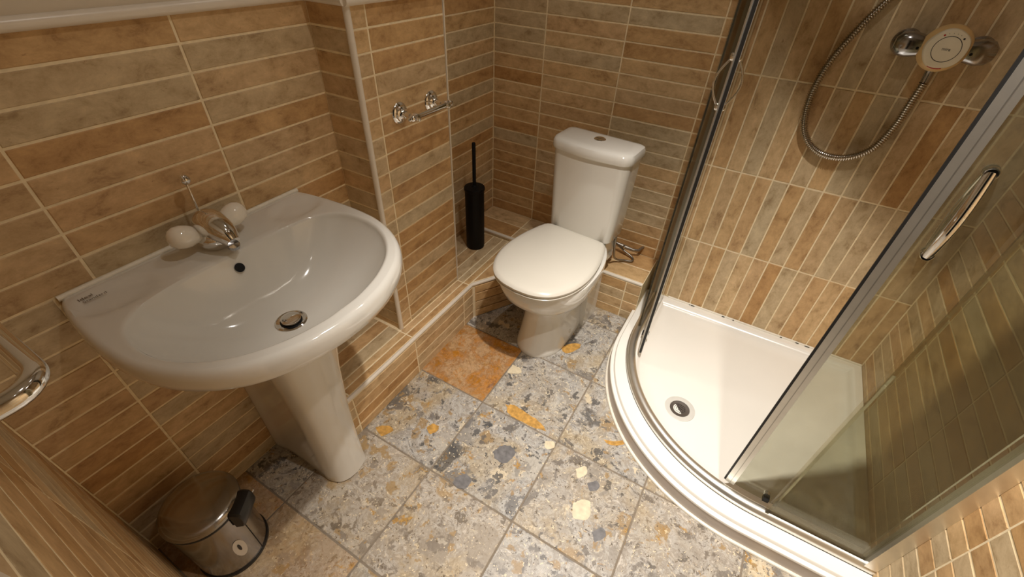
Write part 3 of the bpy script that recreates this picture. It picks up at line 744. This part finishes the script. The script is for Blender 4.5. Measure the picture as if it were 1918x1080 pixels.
# ================================================================== PEDAL BIN
px, py = 0.166, -0.768
bn = thing('pedal_bin', 'small round stainless steel pedal bin in the corner below the basin', 'bin', (px, py, 0))
revolve('base_ring', [(0.0, 0.0), (0.084, 0.0), (0.0875, 0.003), (0.0875, 0.010), (0.085, 0.013), (0.0, 0.013)], (px, py, 0.0), (0, 0, 1), M['black_plastic'], bn, 48)
revolve('body', [(0.0, 0.012), (0.084, 0.012), (0.084, 0.226), (0.0, 0.226)], (px, py, 0.0), (0, 0, 1), M['steel'], bn, 56)
revolve('rim_gasket', [(0.0, 0.225), (0.0855, 0.225), (0.0865, 0.228), (0.0865, 0.2335), (0.085, 0.236), (0.0, 0.236)], (px, py, 0.0), (0, 0, 1), M['black_plastic'], bn, 56)
revolve('lid', [(0.0, 0.234), (0.086, 0.234), (0.088, 0.238), (0.0875, 0.243), (0.083, 0.250), (0.072, 0.2555), (0.045, 0.260), (0.0, 0.262)], (px, py, 0.0), (0, 0, 1), M['steel'], bn, 56)
ha = math.radians(34)
hd, ht = Vector((math.cos(ha), math.sin(ha), 0)), Vector((-math.sin(ha), math.cos(ha), 0))
def hp3(r, t, z): return tuple(Vector((px, py, 0))+hd*r+ht*t+Vector((0, 0, z)))
sec = [(0.083, 0.246), (0.094, 0.248), (0.107, 0.243), (0.112, 0.228), (0.111, 0.205), (0.103, 0.186), (0.083, 0.182)]
rgs = []
for t, k in ((-0.034, 0.86), (-0.029, 1.0), (0.0, 1.04), (0.029, 1.0), (0.034, 0.86)):
    rgs.append([hp3(0.083+(r-0.083)*k, t, 0.214+(z-0.214)*k) for r, z in sec])
V, F = loft(rgs, True, True, True)
hinge = mesh('hinge_bracket', V, F, M['black_plastic'], bn)
tube('hinge_pin', [hp3(0.105, 0.034, 0.222), hp3(0.105, 0.042, 0.222)], 0.0022, M['chrome'], hinge, 8)
# wire carrying handle seam and the oval sticker low on the body
def cyl_patch(name, a_mid, aw, zc, zh, r0, mat, parent, hole=0.0, n=28):
    vo, vi = [], []
    for k in range(n):
        t = 2*PI*k/n
        for lst, f in ((vo, 1.0), (vi, hole)):
            a = a_mid+aw*f*math.cos(t); lst.append((px+r0*math.cos(a), py+r0*math.sin(a), zc+zh*f*math.sin(t)))
    if hole: V, F = loft([vo, vi])
    else: V, F = vo, [tuple(range(n))]
    return mesh(name, V, F, mat, parent)
cyl_patch('sticker', math.radians(-2), 0.17, 0.100, 0.040, 0.0848, M['sticker'], bn, 0.0)
cyl_patch('sticker_mark', math.radians(-2), 0.04, 0.105, 0.016, 0.0853, M['ink'], bn)
tube('body_seam', [hp3(0.0842, -0.012, 0.18), hp3(0.0842, -0.013, 0.09), hp3(0.0842, -0.014, 0.014)], 0.0007, M['ink'], bn, 6)

# ================================================================== TOWEL RAIL
tr = thing('towel_rail', 'chrome tubular towel rail curving back into the near wall', 'towel rail', (0.28, YN, 1.0))
ty, tz = -0.812, 1.0
xe, xs = 0.515, 0.06
path = [(xs, YN+0.001, tz), (xs, -0.845, tz)]
for k in range(0, 9):
    a = PI/2*k/8; path.append((xs+0.030*(1-math.cos(a)), -0.842+0.030*math.sin(a), tz))
path += [(xs+0.1, ty, tz), (0.3, ty, tz), (xe-0.08, ty, tz)]
for k in range(0, 9):
    a = PI/2*k/8; path.append((xe-0.030+0.030*math.sin(a), ty-0.030*(1-math.cos(a)), tz))
path += [(xe, -0.86, tz), (xe, YN+0.001, tz)]
tube('tube', path, 0.0115, M['chrome'], tr, 28)
for xx in (xs, xe):
    revolve('flange', [(0.0, 0.0), (0.022, 0.0), (0.022, 0.004), (0.014, 0.007), (0.0, 0.007)], (xx, YN, tz), (0, 1, 0), M['chrome'], tr, 24)

# ================================================================== SHOWER TRAY
def qpath(cx, cy, R, x_end, y_end, off=0.0, n=40):
    """from the shower wall down the left side, round the quadrant, along to the right wall; off>0 = inwards"""
    r = R-off; p = [(cx-r, y_end), (cx-r, y_end*0.5+cy*0.5)]
    for k in range(n+1):
        a = PI+PI/2*k/n; p.append((cx+r*math.cos(a), cy+r*math.sin(a)))
    p += [(cx*0.5+x_end*0.5, cy-r), (x_end, cy-r)]
    return p
TRc = (1.384, 0.547, 0.570)
def tray_loop(off, wall):
    q = qpath(*TRc, XRW-wall, YS-wall, off)
    return q+[(XRW-wall, YS-wall)]
TZ = 0.078
tray = thing('shower_tray', 'white quadrant shower tray with a raised rim in the corner', 'shower tray', (1.3, 0.4, 0.0))
rgs = []
for off, wall, z in ((0.004, 0.0, 0.0), (0.004, 0.0, 0.006), (0.004, 0.0, 0.056), (0.0, 0.0, 0.0575), (0.0, 0.0, 0.061), (0.0015, 0.0, 0.0645), (0.005, 0.0, 0.0662), (0.0125, 0.001, 0.0662), (0.0135, 0.001, 0.0668), (0.0155, 0.001, TZ-0.002), (0.0175, 0.001, TZ), (0.055, 0.001, TZ), (0.092, 0.022, TZ), (0.098, 0.028, TZ-0.003), (0.106, 0.038, TZ-0.016), (0.118, 0.052, TZ-0.026), (0.16, 0.09, TZ-0.030), (0.24, 0.17, TZ-0.034)):
    rgs.append([(x, y, z) for x, y in tray_loop(off, wall)])
V, F = loft(rgs, True, True, False)
# fan-fill the floor of the tray
n = len(rgs[0]); c = len(V); V = V+[(1.30, 0.46, TZ-0.036)]
F = F+[((len(rgs)-1)*n+j, (len(rgs)-1)*n+(j+1) % n, c) for j in range(n)]
mesh('tray', V, F, M['tray_white'], tray)
rgs = [[(x, y, z) for x, y in qpath(*TRc, XRW-0.001, YS-0.10, o_)] for o_, z in ((0.0042, 0.0005), (0.0008, 0.0005), (0.0008, 0.0574), (0.0042, 0.0574))]
V, F = loft(rgs, False)
mesh('skirt_panel', V, F, M['skirt'], tray)
sl = [(x, y, 0.002) for x, y in qpath(*TRc, XRW-0.002, YLB-0.006, -0.002)]
V, F = tube_data(sl, 0.006, 8); mesh('sealant_bead', V, F, M['sealant'], tray)
wl_pts = [(0.93, YS-0.001, TZ+0.002), (1.3, YS-0.001, TZ+0.002), (XRW-0.003, YS-0.002, TZ+0.002)]
V, F = tube_data(wl_pts, 0.005, 8); mesh('sealant_bead', V, F, M['sealant'], tray)
random.seed(3)
for q in range(9):
    xx = random.choice([1.03, 1.06, 1.16, 1.21, 1.27, 1.33, 1.40, 1.46, 1.50])+random.uniform(-0.01, 0.01)
    l = random.uniform(0.004, 0.018)
    tube('mould_spot', [(xx, YS-0.0062, TZ+0.003), (xx+l, YS-0.0062, TZ+0.003)], 0.0016, M['mould'], tray, 6)
dx, dy, dz = 1.130, 0.322, TZ-0.0345
dr = revolve('drain_flange', [(0.034, -0.008), (0.034, 0.0020), (0.036, 0.0038), (0.050, 0.0042), (0.0535, 0.0030), (0.0545, -0.004)], (dx, dy, dz), (0, 0, 1), M['drain_grey'], tray, 40)
revolve('drain_cup', [(0.0, 0.0012), (0.022, 0.0012), (0.0225, 0.0022), (0.0285, 0.0028), (0.0345, 0.0032), (0.0352, 0.0010), (0.0352, -0.004)], (dx, dy, dz), (0, 0, 1), M['drain_steel'], dr, 36)
hv, hf = [], []
for ring, cnt in ((0.0, 1), (0.006, 6), (0.012, 12), (0.018, 18)):
    for k in range(cnt):
        a = 2*PI*k/cnt
        cx, cy = dx+ring*math.cos(a), dy+ring*math.sin(a); b0 = len(hv)
        for e in range(8): hv.append((cx+0.0017*math.cos(e*PI/4), cy+0.0017*math.sin(e*PI/4), dz+0.0019))
        hf.append(tuple(range(b0, b0+8)))
h = mesh('drain_holes', hv, hf, M['black'], dr); h['kind'] = 'stuff'

# ================================================================== SHOWER ENCLOSURE
ENc = (1.412, 0.590, 0.535)
def sweep(name, pl, sec, mat, parent, closed=True):
    """pl: plan polyline; sec: list of (inward offset, z)"""
    P = [Vector((x, y)) for x, y in pl]; n = len(P); rings = []
    for i in range(n):
        t = (P[min(i+1, n-1)]-P[max(i-1, 0)]).normalized(); nrm = Vector((-t.y, t.x))   # left of travel = inside
        rings.append([(P[i].x+nrm.x*o, P[i].y+nrm.y*o, z) for o, z in sec])
    V, F = loft(rings, closed, closed, closed)
    return mesh(name, V, F, mat, parent)
enc = thing('shower_enclosure', 'curved aluminium framed shower enclosure with fixed side panels', 'shower enclosure', (1.3, 0.4, TZ))
full = qpath(*ENc, XRW-0.0005, YS-0.0005, 0.0, 48)
rail = [(-0.018, TZ), (-0.018, TZ+0.010), (-0.015, TZ+0.0115), (-0.013, TZ+0.014), (-0.011, TZ+0.019), (-0.004, TZ+0.0235), (0.004, TZ+0.024), (0.011, TZ+0.0225), (0.017, TZ+0.016), (0.018, TZ)]
br_ = sweep('bottom_rail', full, rail, M['alu'], enc)
sweep('rail_gasket', full, [(-0.0188, TZ+0.0005), (-0.0188, TZ+0.0022), (-0.0175, TZ+0.0022), (-0.0175, TZ+0.0005)], M['seal_black'], br_)
sweep('top_rail', full, [(-0.018, 1.86), (-0.018, 1.90), (0.018, 1.90), (0.018, 1.86)], M['alu'], enc)
xL, yB = ENc[0]-ENc[2], ENc[1]-ENc[2]       # left and front lines of the frame
# wall profiles
boxes('wall_profile', [(xL-0.016, xL+0.016, YS-0.030, YS-0.0005, TZ+0.02, 1.87)], M['alu'], enc)
boxes('wall_profile', [(XRW-0.030, XRW-0.0005, yB-0.016, yB+0.016, TZ+0.02, 1.87)], M['alu'], enc)
# fixed panels (flat sides)
def glass_sheet(name, pl, z0, z1, off, th, parent):
    return sweep(name, pl, [(off-th/2, z0), (off-th/2, z1), (off+th/2, z1), (off+th/2, z0)], M['glass'], parent)
g1 = glass_sheet('fixed_panel', [(xL, YS-0.02), (xL, 0.70), (xL, 0.600)], TZ+0.02, 1.87, 0.0, 0.005, enc)
g2 = glass_sheet('fixed_panel', [(1.430, yB), (1.56, yB), (XRW-0.02, yB)], TZ+0.02, 1.87, 0.0, 0.005, enc)
boxes('panel_seal', [(xL-0.004, xL+0.006, 0.596, 0.604, TZ+0.02, 1.87)], M['clear'], g1)
boxes('panel_seal', [(1.424, 1.434, yB-0.006, yB+0.006, TZ+0.02, 1.87)], M['clear'], g2)
# sliding doors run on the inside of the rail
DOFF = 0.033
def arc_pts(a0, a1, r, n=24):
    return [(ENc[0]+r*math.cos(math.radians(a0+(a1-a0)*k/n)), ENc[1]+r*math.sin(math.radians(a0+(a1-a0)*k/n))) for k in range(n+1)]
rD = ENc[2]-DOFF
def door(label, pl, lead_first, mount_dir):
    t = thing('shower_door', label, 'shower door', (pl[0][0], pl[0][1], TZ+0.02), 'sliding shower doors')
    z0, z1 = TZ+0.024, 1.85
    glass_sheet('glass_pane', pl, z0, z1, 0.0, 0.005, t)
    i0, i1 = (0, 1) if lead_first else (-1, -2)
    p, q = Vector(pl[i0]), Vector(pl[i1])
    d = (p-q).normalized(); nrm = Vector((-d.y, d.x))
    def bar(name, a, b, w, mat, par, zz0=z0-0.004, zz1=z1):
        rg = []
        for z in (zz0, zz1):
            rg.append([(p.x+d.x*u+nrm.x*v, p.y+d.y*u+nrm.y*v, z) for u, v in ((a, -w), (b, -w), (b, w), (a, w))])
        V, F = loft(rg, True, True, True); return mesh(name, V, F, mat, par, smooth=False)
    ep = bar('edge_profile', -0.022, 0.003, 0.0065, M['alu'], t)
    bar('profile_groove', -0.0115, -0.0095, 0.0069, M['alu_dark'], ep)
    bar('magnetic_seal', 0.003, 0.008, 0.0042, M['seal_black'], ep)
    # trailing-edge strip
    p2, q2 = Vector(pl[-1 if lead_first else 0]), Vector(pl[-2 if lead_first else 1])
    return t, p, d, nrm
left_pl = arc_pts(194.5, 180, rD, 10)+[(ENc[0]-rD, 0.68), (ENc[0]-rD, 0.80), (ENc[0]-rD, 0.855)]
left_pl = left_pl[::-1]
right_pl = arc_pts(258.7, 270, rD, 10)+[(1.50, ENc[1]-rD), (1.60, ENc[1]-rD), (1.672, ENc[1]-rD)]
dl, pl_, ddl, nl = door('sliding glass shower door pushed back beside the toilet', left_pl, False, 1)
drr, pr_, ddr, nr = door('sliding glass shower door pushed against the right wall', right_pl, True, 1)
def handles(t, p, d, nrm, z0, z1, back, bulge, r):
    for s in (-1, 1):
        a = Vector((p.x, p.y))-d*back
        pts = []
        for k in range(13):
            u = k/12; b = bulge*math.sin(PI*u)+0.007
            pts.append((a.x+nrm.x*s*b, a.y+nrm.y*s*b, z0+(z1-z0)*u))
        hnd = tube('handle', pts, lambda i: r, M['chrome'], t, 14)
        for z in (z0, z1):
            revolve('handle_mount', [(0.0, 0.0), (0.0105, 0.0), (0.0105, 0.007), (0.008, 0.011), (0.0, 0.012)], (a.x+nrm.x*s*0.002, a.y+nrm.y*s*0.002, z), (nrm.x*s, nrm.y*s, 0), M['chrome'], hnd, 16)
handles(dl, pl_, ddl, nl, 1.02, 1.138, 0.020, 0.026, 0.0028)
handles(drr, pr_, ddr, nr, 0.955, 1.105, 0.048, 0.024, 0.0082)
def roller(t, x, y, nx, ny):
    rr_ = revolve('roller', [(0.0, -0.006), (0.009, -0.006), (0.0095, -0.003), (0.008, 0.0), (0.0095, 0.003), (0.009, 0.006), (0.0, 0.007)], (x+nx*0.012, y+ny*0.012, TZ+0.036), (nx, ny, 0), M['chrome'], t, 20)
    boxes('roller_clip', [(x-0.008, x+0.008, y-0.008, y+0.008, TZ+0.024, TZ+0.038)], M['black_plastic'], rr_)
roller(dl, ENc[0]-rD, 0.560, 1, 0)
roller(drr, 1.420, ENc[1]-rD, 0, 1)

# ================================================================== SHOWER VALVE
vx, vz = 1.368, 1.163
val = thing('shower_valve', 'chrome bar shower valve with a round cream dial on the shower wall', 'shower valve', (vx, YS, vz))
for s in (-1, 1):
    el = revolve('wall_flange', [(0.0, 0.0), (0.031, 0.0), (0.032, 0.004), (0.028, 0.010), (0.021, 0.014), (0.020, 0.034), (0.0, 0.036)], (vx+s*0.078, YS, vz), (0, -1, 0), M['dark_chrome'], val, 32)
    rgs = []
    for u, w, hh in ((0.026, 0.018, 0.024), (0.05, 0.020, 0.026), (0.075, 0.021, 0.031), (0.095, 0.017, 0.027), (0.106, 0.008, 0.015)):
        rgs.append([(vx+s*u, YS-0.045+w*math.cos(2*PI*k/24), vz+hh*math.sin(2*PI*k/24)) for k in range(24)])
    V, F = loft(rgs, True, True, True)
    arm = mesh('arm', V, F, M['dark_chrome'], val)
    revolve('grub_screw', [(0.0, 0.0), (0.0035, 0.0), (0.0035, 0.0012), (0.0, 0.0012)], (vx+s*0.056, YS-0.0645, vz-0.004), (0, -1, 0), M['black'], arm, 12)
dax = Vector((0.0, -1, 0.05)).normalized()
dc = Vector((vx, YS-0.030, vz))
revolve('valve_body', [(0.0, 0.0), (0.036, 0.0), (0.036, 0.022), (0.0, 0.024)], dc, dax, M['dark_chrome'], val, 32)
ring = revolve('dial_ring', [(0.0, 0.016), (0.045, 0.016), (0.0535, 0.020), (0.0545, 0.027), (0.051, 0.034), (0.044, 0.040), (0.0, 0.040)], dc, dax, M['cream_ring'], val, 48)
# faceted cream dial face, off-round like a moulded grip
u_ = Vector((1, 0, 0)); w_ = dax.cross(u_)
w_ = Vector((0, 0.05, 1)).normalized()
def dial_pt(a, r, hh): return tuple(dc+dax*hh+u_*r*math.cos(a)+w_*r*math.sin(a))
def dial_loop(rf, hh, n=72):
    return [dial_pt(2*PI*k/n, rf*(1-0.035*(0.5+0.5*math.cos(5*2*PI*k/n+0.6))), hh) for k in range(n)]
V, F = loft([dial_loop(0.0455, 0.034), dial_loop(0.046, 0.044), dial_loop(0.0435, 0.049), dial_loop(0.040, 0.0505)], True, True, True)
face = mesh('dial', V, F, M['cream'], ring)
n = 64
V, F = loft([[dial_pt(2*PI*k/n, 0.0292, 0.0507) for k in range(n)], [dial_pt(2*PI*k/n, 0.0278, 0.0507) for k in range(n)]])
mesh('dial_line', V, F, M['ink'], ring)
text_mesh('dial_lettering', 'mira', 0.010, dc+dax*0.0508, (PI/2-0.05, 0, 0), M['ink'], ring, extrude=0.0001)
def dot(a, r, s, mat, nm):
    c0 = [dial_pt(a, r, 0.0)]
    base = Vector(dial_pt(a, r, 0.0508)); vv = [tuple(base+u_*s*math.cos(2*PI*k/10)+w_*s*math.sin(2*PI*k/10)) for k in range(10)]
    mesh(nm, vv, [tuple(range(10))], mat, ring)
dot(math.radians(122), 0.0345, 0.0022, M['red'], 'hot_mark')
dot(math.radians(48), 0.0345, 0.0023, M['ink'], 'cold_mark')
for k, a in enumerate((108, 94, 80, 66)): dot(math.radians(a), 0.0350, 0.0007, M['ink'], 'scale_dot')
V, F = tube_data([dial_pt(math.radians(a), 0.0445, 0.046) for a in (246, 254, 262, 270, 278, 286)], 0.0016, 8)
mesh('red_grip', V, F, M['red'], ring)
revolve('outlet', [(0.0, 0.0), (0.012, 0.0), (0.0125, 0.02), (0.010, 0.026), (0.0095, 0.055), (0.0, 0.055)], (vx+0.0, YS-0.040, vz-0.028), (0.05, 0, -1), M['dark_chrome'], val, 20)

# ================================================================== SHOWER HOSE
hpts = [(1.3715, 0.845, 1.078), (1.369, 0.850, 1.03), (1.366, 0.856, 0.96), (1.345, 0.860, 0.885), (1.29, 0.862, 0.842), (1.215, 0.862, 0.843), (1.155, 0.862, 0.895), (1.130, 0.862, 0.985), (1.136, 0.862, 1.085), (1.170, 0.862, 1.185), (1.215, 0.860, 1.275), (1.27, 0.860, 1.40), (1.30, 0.862, 1.52), (1.31, 0.868, 1.60)]
raw = catmull(hpts, 40)
# even spacing so that the coils keep one pitch
L = [0.0]
for a, b in zip(raw[:-1], raw[1:]): L.append(L[-1]+(b-a).length)
step = 0.00125; ev = []; j = 0; s = 0.0
while s < L[-1]:
    while L[j+1] < s: j += 1
    t = (s-L[j])/(L[j+1]-L[j]); ev.append(raw[j]*(1-t)+raw[j+1]*t); s += step
hose = thing('shower_hose', 'ribbed chrome shower hose hanging in a loop on the shower wall', 'hose', (1.25, YS, 0.84))
tube('ribbed_tube', ev, lambda i: (0.0116, 0.0113, 0.0090, 0.0076, 0.0090)[i % 5], M['hose_steel'], hose, 12)
revolve('wall_outlet', [(0.0, 0.0), (0.022, 0.0), (0.022, 0.006), (0.012, 0.010), (0.012, 0.030), (0.0, 0.030)], (1.31, YS, 1.605), (0, -1, 0), M['chrome'], hose, 24)
